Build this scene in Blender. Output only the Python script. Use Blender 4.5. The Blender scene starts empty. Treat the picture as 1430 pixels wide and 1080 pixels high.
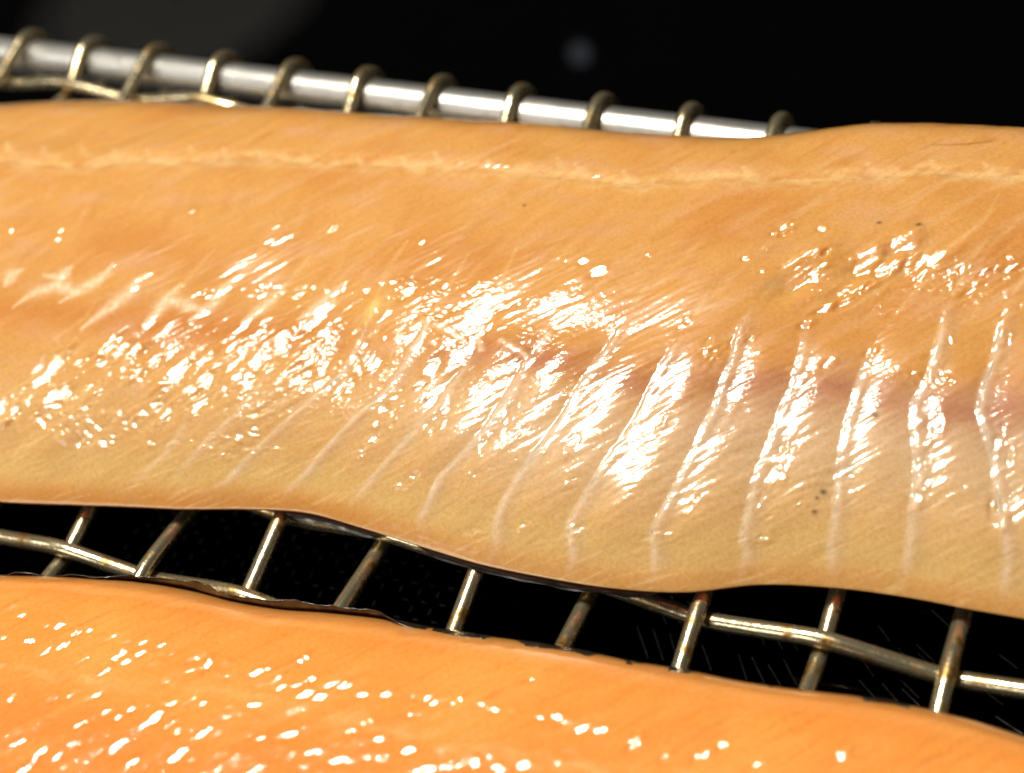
import bpy, math, random
import numpy as np

# ------------------------------------------------------------------ scene, camera, lamps, exposure
S = 0.018                      # one rack pitch in metres: everything below is drawn in pitches
scene = bpy.context.scene
COL = scene.collection

cam_d = bpy.data.cameras.new("camera")
cam = bpy.data.objects.new("camera", cam_d)
COL.objects.link(cam)
cam.rotation_mode = 'XYZ'
cam.rotation_euler = (0.701042674, 0.190172885, 0.388237650)
cam.location = (9.01850455 * S, -6.01995444 * S, 10.9710715 * S)
cam_d.sensor_width = 36.0
cam_d.lens = 2129.90383 / 1430.0 * 36.0
cam_d.clip_start, cam_d.clip_end = 0.005, 20.0
cam_d.dof.use_dof = True
cam_d.dof.focus_distance = 13.2 * S
cam_d.dof.aperture_fstop = 12.0
cam_d.dof.aperture_blades = 7
scene.camera = cam

world = bpy.data.worlds.new("World")
scene.world = world
world.use_nodes = True
world.node_tree.nodes["Background"].inputs[0].default_value = (1.0, 0.93, 0.82, 1)
world.node_tree.nodes["Background"].inputs[1].default_value = 0.012     # dim indoor room


def area_lamp(name, direction, dist, sx, sy, power, colour, target=(3.5, 1.5, 0.8)):
    d = bpy.data.lights.new(name, 'AREA')
    d.shape, d.size, d.size_y = 'RECTANGLE', sx, sy
    d.energy, d.color = power, colour
    o = bpy.data.objects.new(name, d)
    COL.objects.link(o)
    v = np.array(direction, float)
    v /= np.linalg.norm(v)
    t = np.array(target) * S
    o.location = tuple(t + v * dist)
    from mathutils import Vector
    o.rotation_euler = Vector(v).to_track_quat('Z', 'Y').to_euler()
    return o


area_lamp("kitchen_lamp", (-.28, .10, .95), 0.90, .20, .17, 11.5, (1.0, .93, .80))
area_lamp("front_lamp", (-.34, -.80, .50), 1.10, .48, .48, 3.0, (1.0, .95, .88))  # soft front fill, added for the highlight on the rods
area_lamp("side_lamp", (-.80, -.25, .55), 1.10, .30, .30, 1.0, (1.0, .95, .86))

far_bulb = bpy.data.lights.new("far_bulb", 'POINT')        # the small lamp across the kitchen that glints in the black glass
far_bulb.energy, far_bulb.color, far_bulb.shadow_soft_size = .0018, (.80, .88, 1.0), .009
far_bulb_o = bpy.data.objects.new("far_bulb", far_bulb)
COL.objects.link(far_bulb_o)
far_bulb_o.location = (-18.6 * S, 47.1 * S, 32.0 * S)

scene.view_settings.view_transform = 'Standard'
scene.view_settings.look = 'None'
scene.view_settings.exposure = 0.0
scene.view_settings.gamma = 1.0
scene.render.engine = 'CYCLES'
scene.cycles.use_denoising = True
scene.cycles.filter_width = 1.7
scene.cycles.sample_clamp_indirect = 4.0

# ---------------------------------------------------------------- fillet shape (lengths in rack pitches, 1 pitch = 18 mm)
def _hash(ix, iy, seed):
    h = (ix.astype(np.int64) * 374761393 + iy.astype(np.int64) * 668265263 + seed * 982451653) & 0xffffffff
    h = ((h ^ (h >> 13)) * 1274126177) & 0xffffffff
    h = ((h ^ (h >> 16)) * 2246822519) & 0xffffffff
    return ((h ^ (h >> 15)) & 0xffff) / 65535.0


def gnoise(x, y, seed=0):
    """smooth gradient noise, about -0.7 .. 0.7"""
    x, y = np.broadcast_arrays(np.asarray(x, float), np.asarray(y, float))
    ix, iy = np.floor(x), np.floor(y)
    fx, fy = x - ix, y - iy
    ux, uy = fx * fx * fx * (fx * (fx * 6 - 15) + 10), fy * fy * fy * (fy * (fy * 6 - 15) + 10)
    def g(dx, dy):
        a = _hash(ix + dx, iy + dy, seed) * 6.2831853
        return np.cos(a) * (fx - dx) + np.sin(a) * (fy - dy)
    return (g(0, 0) * (1 - ux) + g(1, 0) * ux) * (1 - uy) + (g(0, 1) * (1 - ux) + g(1, 1) * ux) * uy


def sstep(x, lo, hi):
    t = np.clip((x - lo) / (hi - lo), 0, 1)
    return t * t * (3 - 2 * t)


def smooth_interp(x, xs, ys):
    """monotone-ish cubic (Catmull-Rom) through knots, flat outside"""
    xs, ys = np.asarray(xs, float), np.asarray(ys, float)
    m = np.gradient(ys, xs)
    x = np.clip(x, xs[0], xs[-1])
    k = np.clip(np.searchsorted(xs, x) - 1, 0, len(xs) - 2)
    h = xs[k + 1] - xs[k]
    t = (x - xs[k]) / h
    return ((2*t**3 - 3*t**2 + 1) * ys[k] + (t**3 - 2*t**2 + t) * h * m[k]
            + (-2*t**3 + 3*t**2) * ys[k + 1] + (t**3 - t**2) * h * m[k + 1])


class Fillet:
    """height field over (a along the fillet, b across it), in the fillet's own frame"""
    def __init__(self, origin, angle, near, far, stations, zb, r0, r1, zedge, ends):
        self.o, self.c, self.s = np.array(origin, float), np.cos(angle), np.sin(angle)
        self.angle = angle
        self.near, self.far = np.array(near, float), np.array(far, float)
        self.zb, self.zm, self.r0, self.r1, self.zedge = zb, zb + .10, r0, r1, zedge
        self.ends = ends
        self.dk = np.linspace(0, 6, 121)
        self.sa = np.array([s[0] for s in stations], float)
        H = []
        for _, d, sl in stations:
            q = smooth_interp(self.dk, d, sl)
            H.append(np.concatenate([[0], np.cumsum((q[1:] + q[:-1]) / 2 * np.diff(self.dk))]))
        self.H = np.array(H)

    def world(self, a, b):
        return self.o[0] + a * self.c - b * self.s, self.o[1] + a * self.s + b * self.c

    def local(self, u, v):
        du, dv = u - self.o[0], v - self.o[1]
        return du * self.c + dv * self.s, -du * self.s + dv * self.c

    def taper(self, a):
        lo, hi = self.ends
        x = np.clip(np.minimum(np.asarray(a, float) - lo, hi - a) / 1.1, 0, 1)
        return np.sqrt(np.clip(1 - (1 - x) ** 2, 0, 1))

    def b0(self, a): return .15 + (smooth_interp(a, self.near[:, 0], self.near[:, 1]) - .15) * self.taper(a)
    def b1(self, a): return .15 + (smooth_interp(a, self.far[:, 0], self.far[:, 1]) - .15) * self.taper(a)

    def macro(self, a, b):
        """top of the flesh without ribs or grain"""
        a, b = np.broadcast_arrays(np.asarray(a, float), np.asarray(b, float))
        b0, b1 = self.b0(a), self.b1(a)
        d0, d1 = b - b0, b1 - b
        # bilinear look-up of the integrated slopes
        k = np.clip(np.searchsorted(self.sa, a) - 1, 0, len(self.sa) - 2)
        w = np.clip((a - self.sa[k]) / (self.sa[k + 1] - self.sa[k]), 0, 1)
        w = w * w * (3 - 2 * w)
        x = np.clip(d0, 0, 5.999) / self.dk[1]
        j = np.clip(x.astype(int), 0, len(self.dk) - 2)
        f = x - j
        h = ((self.H[k, j] * (1 - f) + self.H[k, j + 1] * f) * (1 - w)
             + (self.H[k + 1, j] * (1 - f) + self.H[k + 1, j + 1] * f) * w)
        e0 = np.sqrt(np.clip(1 - (1 - np.clip(d0 / self.r0, 0, 1)) ** 2, 0, 1))
        e1 = np.sqrt(np.clip(1 - (1 - np.clip(d1 / self.r1, 0, 1)) ** 2.2, 0, 1))
        return self.zm + (self.zb + self.zedge + h - self.zm) * e0 * e1 * self.taper(a)

FISH1 = dict(origin=(3.5, 2.2), angle=0.133,
    near=[(-8.0, -2.411), (-7.41, -2.409), (-6.82, -2.406), (-6.22, -2.403), (-5.63, -2.4), (-5.04, -2.384), (-4.45, -2.36), (-3.86, -2.312), (-3.26, -2.263), (-2.67, -2.219), (-2.08, -2.148), (-1.49, -2.116), (-0.9, -2.211), (-0.3, -2.332), (0.29, -2.441), (0.88, -2.497), (1.47, -2.521), (2.06, -2.478), (2.66, -2.323), (3.25, -2.273), (3.84, -2.286), (4.43, -2.338), (5.02, -2.364), (5.62, -2.312), (6.21, -2.262), (6.8, -2.212), (7.6, -2.15)],
    far=[(-8.0, 2.875), (-7.41, 2.969), (-6.82, 3.039), (-6.22, 3.107), (-5.63, 3.138), (-5.04, 3.123), (-4.45, 3.094), (-3.86, 3.054), (-3.26, 3.01), (-2.67, 2.948), (-2.08, 2.871), (-1.49, 2.793), (-0.9, 2.72), (-0.3, 2.686), (0.29, 2.637), (0.88, 2.576), (1.47, 2.528), (2.06, 2.549), (2.66, 2.688), (3.25, 2.764), (3.84, 2.749), (4.43, 2.687), (5.02, 2.631), (5.62, 2.616), (6.21, 2.602), (6.8, 2.525), (7.6, 2.3)],
    zb=.15, r0=.15, r1=.75, zedge=.13, ends=(-9.2, 7.6),
    stations=[
    (-6, [0, .3, .6, .9, 1.3, 1.7, 2.0, 2.3, 2.7, 3.2, 3.8, 4.4, 6], [.45, .5, .44, .26, .22, .20, -.04, .22, .12, .06, -.02, -.12, -.2]),
    (-2.8, [0, .3, .6, .9, 1.3, 1.7, 2.0, 2.3, 2.7, 3.2, 3.8, 4.4, 6], [.45, .5, .44, .28, .23, .21, .0, .22, .12, .06, -.02, -.12, -.2]),
    (-.5, [0, .3, .6, .9, 1.3, 1.7, 2.2, 2.6, 3.0, 3.6, 4.2, 6], [.45, .5, .44, .34, .27, .25, .22, .12, .08, .03, -.08, -.2]),
    (2.5, [0, .3, .6, .9, 1.3, 1.7, 2.2, 2.6, 3.0, 3.6, 4.2, 6], [.42, .46, .42, .34, .28, .26, .24, .22, .12, .03, -.08, -.2]),
    (6, [0, .3, .6, .9, 1.3, 1.7, 2.2, 2.6, 3.0, 3.6, 4.2, 6], [.40, .44, .40, .34, .30, .28, .29, .31, .24, .03, -.08, -.2])])
FISH2 = dict(origin=(4.4, -3.1), angle=0.11, near=[(-9, -2.4), (9, -2.4)],
    far=[(-9.0, 2.033), (-5.5, 2.033), (-5.06, 2.04), (-4.62, 2.056), (-4.18, 2.109), (-3.74, 2.178), (-3.3, 2.226), (-2.86, 2.253), (-2.42, 2.238), (-1.98, 2.195), (-1.54, 2.189), (-1.1, 2.23), (-0.66, 2.253), (-0.22, 2.244), (0.22, 2.241), (0.66, 2.248), (1.1, 2.243), (1.54, 2.218), (1.98, 2.213), (2.42, 2.187), (2.86, 2.192), (3.3, 2.213), (3.74, 2.202), (4.18, 2.153), (4.62, 2.068), (5.06, 2.031), (5.5, 2.021), (7.5, 1.8)],
    zb=.15, r0=.25, r1=.55, zedge=.30, ends=(-8.5, 7.5),
    stations=[
    (-6, [0, .5, 1, 2, 3, 3.5, 4, 4.5, 6], [.4, .40, .25, .0, -.08, -.11, -.20, -.45, -.6]),
    (6, [0, .5, 1, 2, 3, 3.5, 4, 4.5, 6], [.4, .40, .25, .0, -.08, -.11, -.20, -.45, -.6])])
RIBS = [
    [(-3.36,-1.761),(-3.757,-2.074)],
    [(-2.728,-1.287),(-2.96,-1.768),(-3.211,-2.049)],
    [(-2.062,-0.784),(-2.236,-1.199),(-2.33,-1.383),(-2.589,-1.664),(-2.819,-1.966)],
    [(-1.204,-0.267),(-1.292,-0.577),(-1.372,-0.881),(-1.577,-1.125),(-1.884,-1.458),(-2.109,-1.711),(-2.302,-1.952),(-2.52,-2.084)],
    [(-0.692,-0.36),(-0.735,-0.587),(-0.799,-0.822),(-0.918,-1.063),(-1.077,-1.235),(-1.268,-1.464),(-1.429,-1.656),(-1.657,-1.921),(-1.722,-2.022)],
    [(-0.109,-0.498),(-0.171,-0.742),(-0.273,-0.961),(-0.374,-1.187),(-0.523,-1.395),(-0.727,-1.647),(-0.936,-1.885),(-1.037,-2.023)],
    [(0.539,-0.433),(0.388,-0.714),(0.311,-0.952),(0.211,-1.178),(0.131,-1.372),(-0.02,-1.583),(-0.2,-1.781),(-0.29,-1.999),(-0.373,-2.155),(-0.304,-2.226)],
    [(1.242,-0.135),(1.108,-0.512),(0.989,-0.749),(0.912,-0.927),(0.819,-1.192),(0.688,-1.453),(0.534,-1.706),(0.43,-1.926),(0.373,-2.093),(0.392,-2.324),(0.339,-2.419)],
    [(1.805,-0.193),(1.669,-0.528),(1.58,-0.762),(1.536,-0.911),(1.494,-1.077),(1.407,-1.305),(1.291,-1.54),(1.195,-1.718),(1.105,-1.894),(1.028,-2.086),(1.098,-2.374),(1.044,-2.485)],
    [(2.366,0.084),(2.235,-0.224),(2.195,-0.546),(2.149,-0.738),(2.116,-0.979),(2.051,-1.198),(1.983,-1.437),(1.911,-1.643),(1.851,-1.813),(1.81,-1.904),(1.739,-2.085),(1.776,-2.218),(1.797,-2.468)],
    [(2.756,-0.07),(2.773,-0.405),(2.73,-0.74),(2.68,-0.909),(2.628,-1.157),(2.574,-1.383),(2.519,-1.592),(2.508,-1.74),(2.482,-2.008),(2.527,-2.131),(2.482,-2.341)],
    [(3.385,-0.207),(3.31,-0.449),(3.259,-0.742),(3.222,-0.991),(3.198,-1.249),(3.193,-1.468),(3.203,-1.719),(3.185,-1.977),(3.216,-2.262)],
    [(3.966,0.249),(3.891,-0.177),(3.841,-0.523),(3.733,-0.793),(3.734,-0.982),(3.788,-1.196),(3.819,-1.47),(3.801,-1.641),(3.797,-1.829),(3.78,-2.121)],
    [(4.465,0.261),(4.374,-0.064),(4.333,-0.364),(4.259,-0.651),(4.246,-0.841),(4.322,-1.041),(4.399,-1.264),(4.451,-1.529),(4.5,-1.744),(4.54,-1.928),(4.535,-2.202)],
]
SEPTA = [
    [(-2.087,0.356),(-2.264,-0.006),(-2.387,-0.249)],
    [(-2.64,0.276),(-2.898,-0.067),(-2.999,-0.349)],
    [(-3.137,0.364),(-3.355,-0.049),(-3.377,-0.294)],
    [(-1.092,0.542),(-1.213,0.171),(-1.241,-0.139)],
    [(-0.424,0.381),(-0.6,-0.209),(-0.681,-0.398)],
    [(0.027,0.483),(-0.054,-0.122),(-0.111,-0.485)],
    [(2.366,0.084),(2.551,0.381),(2.615,0.61)],
    [(3.144,0.041),(3.58,0.481)],
    [(3.507,-0.002),(3.92,0.669),(4.166,0.933),(4.263,1.263)],
    [(3.966,0.249),(4.054,0.456),(4.182,0.708)],
    [(4.465,0.261),(4.569,0.503)],
    [(1.805,-0.193),(1.899,0.1)],
    [(1.242,-0.135),(1.343,0.139)],
    [(-4.575,-1.995),(-4.331,-1.718)],
    [(-4.777,-1.366),(-4.493,-1.152),(-4.206,-0.664)],
    [(-4.506,-0.802),(-4.241,-0.54),(-4.223,-0.308)],
    [(-4.782,-1.69),(-4.675,-1.577),(-4.607,-1.676),(-4.492,-1.797)],
    [(-4.053,-1.482),(-3.897,-1.249)],
]
SINEWS = [
    [(-5.356,-0.203),(-5.332,-0.056),(-5.243,0.006)],
    [(-5.101,-0.48),(-5.002,-0.276),(-4.785,-0.14),(-4.76,-0.054),(-4.971,-0.035)],
    [(-4.76,-0.054),(-4.67,0.066)],
    [(-4.785,-0.14),(-4.516,-0.214)],
    [(-4.617,-0.373),(-4.5,-0.213),(-4.327,-0.082),(-4.245,0.007),(-4.204,0.119)],
    [(-4.238,-0.671),(-4.006,-0.368),(-3.893,-0.2),(-3.873,-0.048),(-3.763,0.037)],
    [(-3.582,-0.579),(-3.476,-0.397),(-3.466,-0.235),(-3.379,-0.05)],
    [(-3.113,-0.479),(-2.999,-0.349),(-2.93,-0.249),(-2.898,-0.067),(-2.804,0.073)],
    [(-2.552,-0.451),(-2.452,-0.342),(-2.387,-0.249),(-2.316,-0.103),(-2.259,0.023)],
    [(-3.466,-0.235),(-2.999,-0.349)],
    [(-1.982,-0.39),(-1.868,-0.273),(-1.788,-0.193),(-1.724,-0.083),(-1.645,0.033)],
    [(-5.656,-0.411),(-5.566,-0.254),(-5.516,-0.135)],
    [(-0.639,-0.343),(-0.67,-0.505),(-0.743,-0.647)],
    [(-0.569,-0.394),(-0.435,-0.448),(-0.253,-0.539)],
    [(-0.703,-0.374),(-0.791,-0.45)],
    [(-0.118,-0.52),(-0.066,-0.624)],
    [(0.539,-0.433),(0.471,-0.595)],
    [(0.109,-0.547),(0.374,-0.674)],
]
CREASES = [
    [(1.495,1.861),(1.817,1.796),(2.117,1.822)],
    [(3.574,1.907),(3.948,1.932),(4.436,2.015)],
]
SEAM = [(-6.793,1.495),(-6.22,1.474),(-5.664,1.465),(-5.197,1.435),(-4.799,1.531),(-4.47,1.585),(-4.013,1.532),(-3.706,1.612),(-3.301,1.657),(-2.792,1.629),(-2.13,1.602),(-1.629,1.551),(-1.142,1.495),(-0.377,1.455),(0.068,1.43),(0.513,1.366),(0.949,1.297),(1.414,1.387),(1.742,1.445),(2.148,1.414),(2.54,1.415),(2.921,1.456),(3.297,1.5),(3.667,1.555),(3.977,1.506),(4.46,1.478),(4.872,1.438)]
BLOOD = [(-1.073,-0.624),(-0.555,-0.691),(0.131,-0.649),(0.748,-0.718),(1.279,-0.782),(1.848,-0.794),(2.334,-0.758),(2.815,-0.748),(3.284,-0.702),(3.639,-0.768),(3.986,-0.82),(4.431,-0.805),(4.816,-0.835)]
BARBS = [(-6.288,1.798),(-5.816,1.753),(-5.35,1.771),(-4.901,1.743),(-4.486,1.709),(-4.028,1.8),(-3.594,1.79),(-3.171,1.745),(-2.667,1.728),(-1.987,1.66),(-1.496,1.624),(-1.122,1.684),(-0.559,1.58),(0.122,1.647),(0.353,1.59),(0.842,1.475),(1.317,1.534),(1.992,1.554),(3.094,1.628),(3.625,1.681),(4.12,1.651)]
SPECKS = [(-0.028,0.998),(3.282,0.915),(3.621,0.886),(-0.535,-0.973),(-0.525,-1.112),(-0.473,-1.123),(3.443,-0.72),(3.45,-0.846),(3.437,-0.936),(3.281,-1.376),(3.3,-1.448),(3.092,-1.596),(3.046,-1.65),(3.04,-1.756)]
NODULE = [(-1.207,-0.258)]
BLOBS = [(-3.564,0.817),(-3.066,0.658),(-2.946,0.46),(-4.92,0.348),(-1.94,0.679),(0.787,0.266),(0.533,0.338)]
GLINT1 = ([-0.025, 0.0494, 0.0065, 0.0008], [0.3033, 0.0065, 0.0478, -0.0004])
GLINT2 = ([-0.0552, 0.0516, 0.0064, 0.0011], [0.0426, 0.0053, 0.0519, -0.0004])
ZONES = [(-4.42,-1.34,0.45,0.26,40,1.2,0.13),(-3.77,-1.16,0.36,0.36,40,1.2,0.14),(-3.18,-1.18,0.28,0.36,40,1,0.12),(-2.64,-1.10,0.38,0.32,42,1.2,0.13),(-2.28,-0.80,0.32,0.32,42,1.2,0.13),
    (-1.83,-0.69,0.42,0.3,42,1.4,0.15),(-1.37,-0.60,0.26,0.26,45,1.2,0.12),(-3.91,-1.67,0.5,0.1,-5,0.8,0.06),(-3.24,-1.61,0.4,0.08,-15,0.9,0.06),(-4.70,-1.47,0.25,0.15,0,0.8,0.07),
    (-2.27,-1.63,0.5,0.12,10,0.5,0.05),(-3.08,-0.15,0.16,0.09,20,0.9,0.06),(-2.48,-0.07,0.26,0.08,0,0.9,0.06),(-1.99,-0.06,0.24,0.08,0,0.9,0.06),(-2.40,0.53,0.3,0.07,20,0.4,0.04),
    (-4.91,0.44,0.2,0.1,0,0.3,0.04),(-1.01,-0.02,0.3,0.1,5,1,0.08),(-0.42,-0.06,0.34,0.13,5,0.9,0.06),(0.17,-0.19,0.26,0.16,30,1,0.08),(-0.58,-0.29,0.34,0.12,0,0.9,0.06),
    (-1.29,-0.10,0.2,0.1,0,0.9,0.06),(0.08,-0.41,0.3,0.1,0,0.6,0.05),(-1.17,-0.80,0.34,0.09,52,1,0.08),(-0.71,-1.07,0.38,0.09,55,1,0.08),(-0.14,-1.14,0.4,0.09,58,1,0.08),
    (-0.39,-1.39,0.28,0.06,58,0.8,0.05),(-0.10,-0.69,0.12,0.12,50,1,0.08),(0.25,-1.35,0.3,0.06,62,0.8,0.05),(-0.82,-1.34,0.4,0.08,55,0.6,0.05),(2.29,0.43,0.18,0.12,60,0.8,0.05),
    (2.47,0.78,0.1,0.05,30,0.8,0.05),(2.85,0.46,0.32,0.09,34,1.3,0.16),(3.39,0.60,0.18,0.1,30,1.3,0.13),(3.27,0.26,0.44,0.11,36,1.4,0.19),(3.74,0.54,0.2,0.12,40,1.3,0.14),
    (3.96,0.22,0.3,0.06,70,0.9,0.06),(4.35,0.43,0.3,0.12,36,1.2,0.12),(2.12,-0.47,0.26,0.16,45,1,0.06),(1.66,-0.41,0.28,0.06,62,1.2,0.07),(1.19,-0.38,0.22,0.06,60,1,0.07),
    (1.04,-0.56,0.12,0.08,30,1,0.06),(2.82,-0.26,0.16,0.1,70,1,0.07),(3.13,-0.48,0.16,0.1,20,1,0.07),(3.46,-0.40,0.22,0.14,40,0.8,0.05),(3.89,-0.31,0.4,0.07,75,1,0.06),
    (4.32,-0.35,0.34,0.08,72,1,0.06),(2.62,-0.61,0.3,0.08,0,0.6,0.04),(3.74,-0.57,0.3,0.1,0,0.6,0.04),(0.53,-1.33,0.3,0.05,64,1,0.07),(0.55,-1.03,0.2,0.06,60,1,0.07),
    (1.06,-1.29,0.32,0.07,64,1,0.08),(1.64,-1.27,0.28,0.07,66,1,0.08),(2.20,-1.42,0.42,0.07,70,1.1,0.08),(2.71,-1.46,0.34,0.06,74,1.1,0.08),(2.74,-0.75,0.12,0.1,60,1,0.05),
    (3.40,-1.37,0.26,0.12,80,1,0.08),(3.91,-1.29,0.34,0.07,86,1,0.07),(4.46,-1.31,0.4,0.07,88,1,0.07),(-0.41,-1.82,0.24,0.035,24,1,0.07),(0.10,-1.78,0.26,0.04,24,1,0.07),
    (1.33,-1.85,0.26,0.04,30,1,0.07),(0.95,-1.79,0.2,0.04,30,0.8,0.06),(1.95,-1.89,0.22,0.08,36,0.9,0.06),(2.82,-1.74,0.24,0.08,40,1,0.07),(3.60,-1.55,0.2,0.08,46,0.8,0.06),
    (4.18,-1.50,0.22,0.035,50,1,0.07),(4.11,-1.67,0.2,0.035,50,0.8,0.07),(-0.40,-2.24,0.1,0.04,0,1,0.06),(0.24,-2.23,0.1,0.05,10,1,0.06),(0.65,-2.13,0.12,0.04,20,1,0.06),
    (1.07,-2.15,0.08,0.06,60,0.8,0.05),(1.80,-2.11,0.12,0.05,10,0.9,0.05),(2.50,-2.03,0.16,0.06,10,0.9,0.05),]
GLINTS1 = [(-3.564,0.817,0.065),(-3.066,0.658,0.060),(-2.976,0.503,0.050),(-4.920,0.348,0.035),(-5.011,0.513,0.020),(-4.816,0.422,0.020),(-5.752,0.886,0.020),(-5.573,0.458,0.030),(-6.032,1.380,0.030),(-1.940,0.679,0.050),(-4.135,0.821,0.020),(-4.785,0.742,0.020),(-2.571,0.682,0.040),(-2.326,0.539,0.030),(-4.082,0.488,0.020),(0.861,0.232,0.100),(0.499,0.336,0.050),(0.641,0.155,0.050),(1.020,0.347,0.050),(0.704,0.336,0.060),(1.290,0.431,0.030),(0.181,0.663,0.020),(-0.292,0.561,0.030),(-0.420,0.642,0.020),(-0.930,0.499,0.040),(2.674,1.383,0.020),(-1.218,-0.219,0.020),(2.795,0.822,0.050),(2.328,0.855,0.040)]
GLINTS2 = [(-3.73,1.57),(-3.59,1.50),(-3.27,1.51),(-3.28,1.45),(-3.20,1.46),(-3.00,1.42),(-2.91,1.46),(-2.67,1.43),(-3.63,1.26),(-3.37,1.27),(-2.50,1.42),(-2.36,1.44),(-2.20,1.44),(-3.16,1.22),(-3.05,1.29),(-2.82,1.17),(-2.78,1.21),(-3.48,1.00),(-2.56,1.10),(-2.35,1.32),(-2.40,1.25),(-2.50,1.29),(-2.15,1.35),(-2.07,1.37),(-2.17,1.26),(-1.87,1.37),(-1.80,1.40),(-1.71,1.34),(-1.58,1.36),(-1.83,1.25),(-1.54,1.25),(-1.27,1.34),(-1.19,1.39),(-1.19,1.23),(-1.03,1.24),(-1.08,1.30),(-1.99,1.12),(-3.22,0.72),(-2.87,0.79),(-2.74,0.85),(-2.54,0.87),(-1.86,0.92),(-1.71,0.98),(-1.59,0.97),(-1.35,0.99),(-1.16,1.05),(-2.34,0.77),(-2.23,0.74),(-2.15,0.83),(-2.05,0.86),(-2.51,0.61),(-2.46,0.66),(-1.95,0.73),(-1.90,0.82),(-1.75,0.77),(-1.67,0.71),(-1.45,0.74),(-1.08,0.78),(-0.99,0.78),(-0.84,0.83),(-3.08,0.39),(-2.98,0.32),(-2.93,0.37),(-2.72,0.32),(-2.73,0.26),(-1.92,0.39),(-1.83,0.49),(-1.59,0.50),(-1.45,0.49),(-2.45,0.26),(-2.56,0.30),(-2.78,0.16),(-2.75,0.21),(-1.62,0.39),(-1.96,0.29),(-0.94,1.53),(-0.80,1.36),(-0.86,1.31),(-0.67,1.31),(-0.60,1.35),(-0.51,1.35),(-0.67,1.23),(-0.79,1.22),(-0.33,1.30),(-0.15,1.34),(0.13,1.37),(0.19,1.38),(0.30,1.37),(0.25,1.34),(0.42,1.38),(0.62,1.39),(0.73,1.36),(0.86,1.38),(1.10,1.37),(1.20,1.40),(1.30,1.37),(1.43,1.34),(1.57,1.35),(1.84,1.29),(-0.28,1.83),(0.26,1.91),(0.61,1.93),(1.04,1.88),(0.94,1.72),(-0.21,1.07),(-0.30,0.98),(-0.07,0.95),(-0.51,0.76),(-0.56,0.73),(-0.32,0.72),(-0.05,0.79),(0.02,0.80),(0.20,0.91),(-0.79,0.85),(0.37,0.76),(0.73,0.89),(0.53,0.83),(0.92,0.90),(0.96,0.97),(1.08,0.96),(1.33,1.02),(0.13,1.21),(3.30,1.46),(2.09,1.22),(2.47,1.40),(2.34,1.28),(2.75,1.28)]

# ------------------------------------------------------------------ materials
def new_mat(name):
    m = bpy.data.materials.new(name)
    m.use_nodes = True
    nt = m.node_tree
    return m, nt, nt.nodes["Principled BSDF"]


def node(nt, kind, **kw):
    n = nt.nodes.new(kind)
    for k, v in kw.items():
        if k in n.inputs.keys():
            n.inputs[k].default_value = v
        else:
            setattr(n, k, v)
    return n


def ramp(nt, src, stops):
    r = nt.nodes.new("ShaderNodeValToRGB")
    e = r.color_ramp.elements
    while len(e) < len(stops):
        e.new(0.5)
    for k, (p, c) in enumerate(stops):
        e[k].position = p
        e[k].color = (c[0], c[1], c[2], 1)
    nt.links.new(src, r.inputs[0])
    return r


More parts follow.
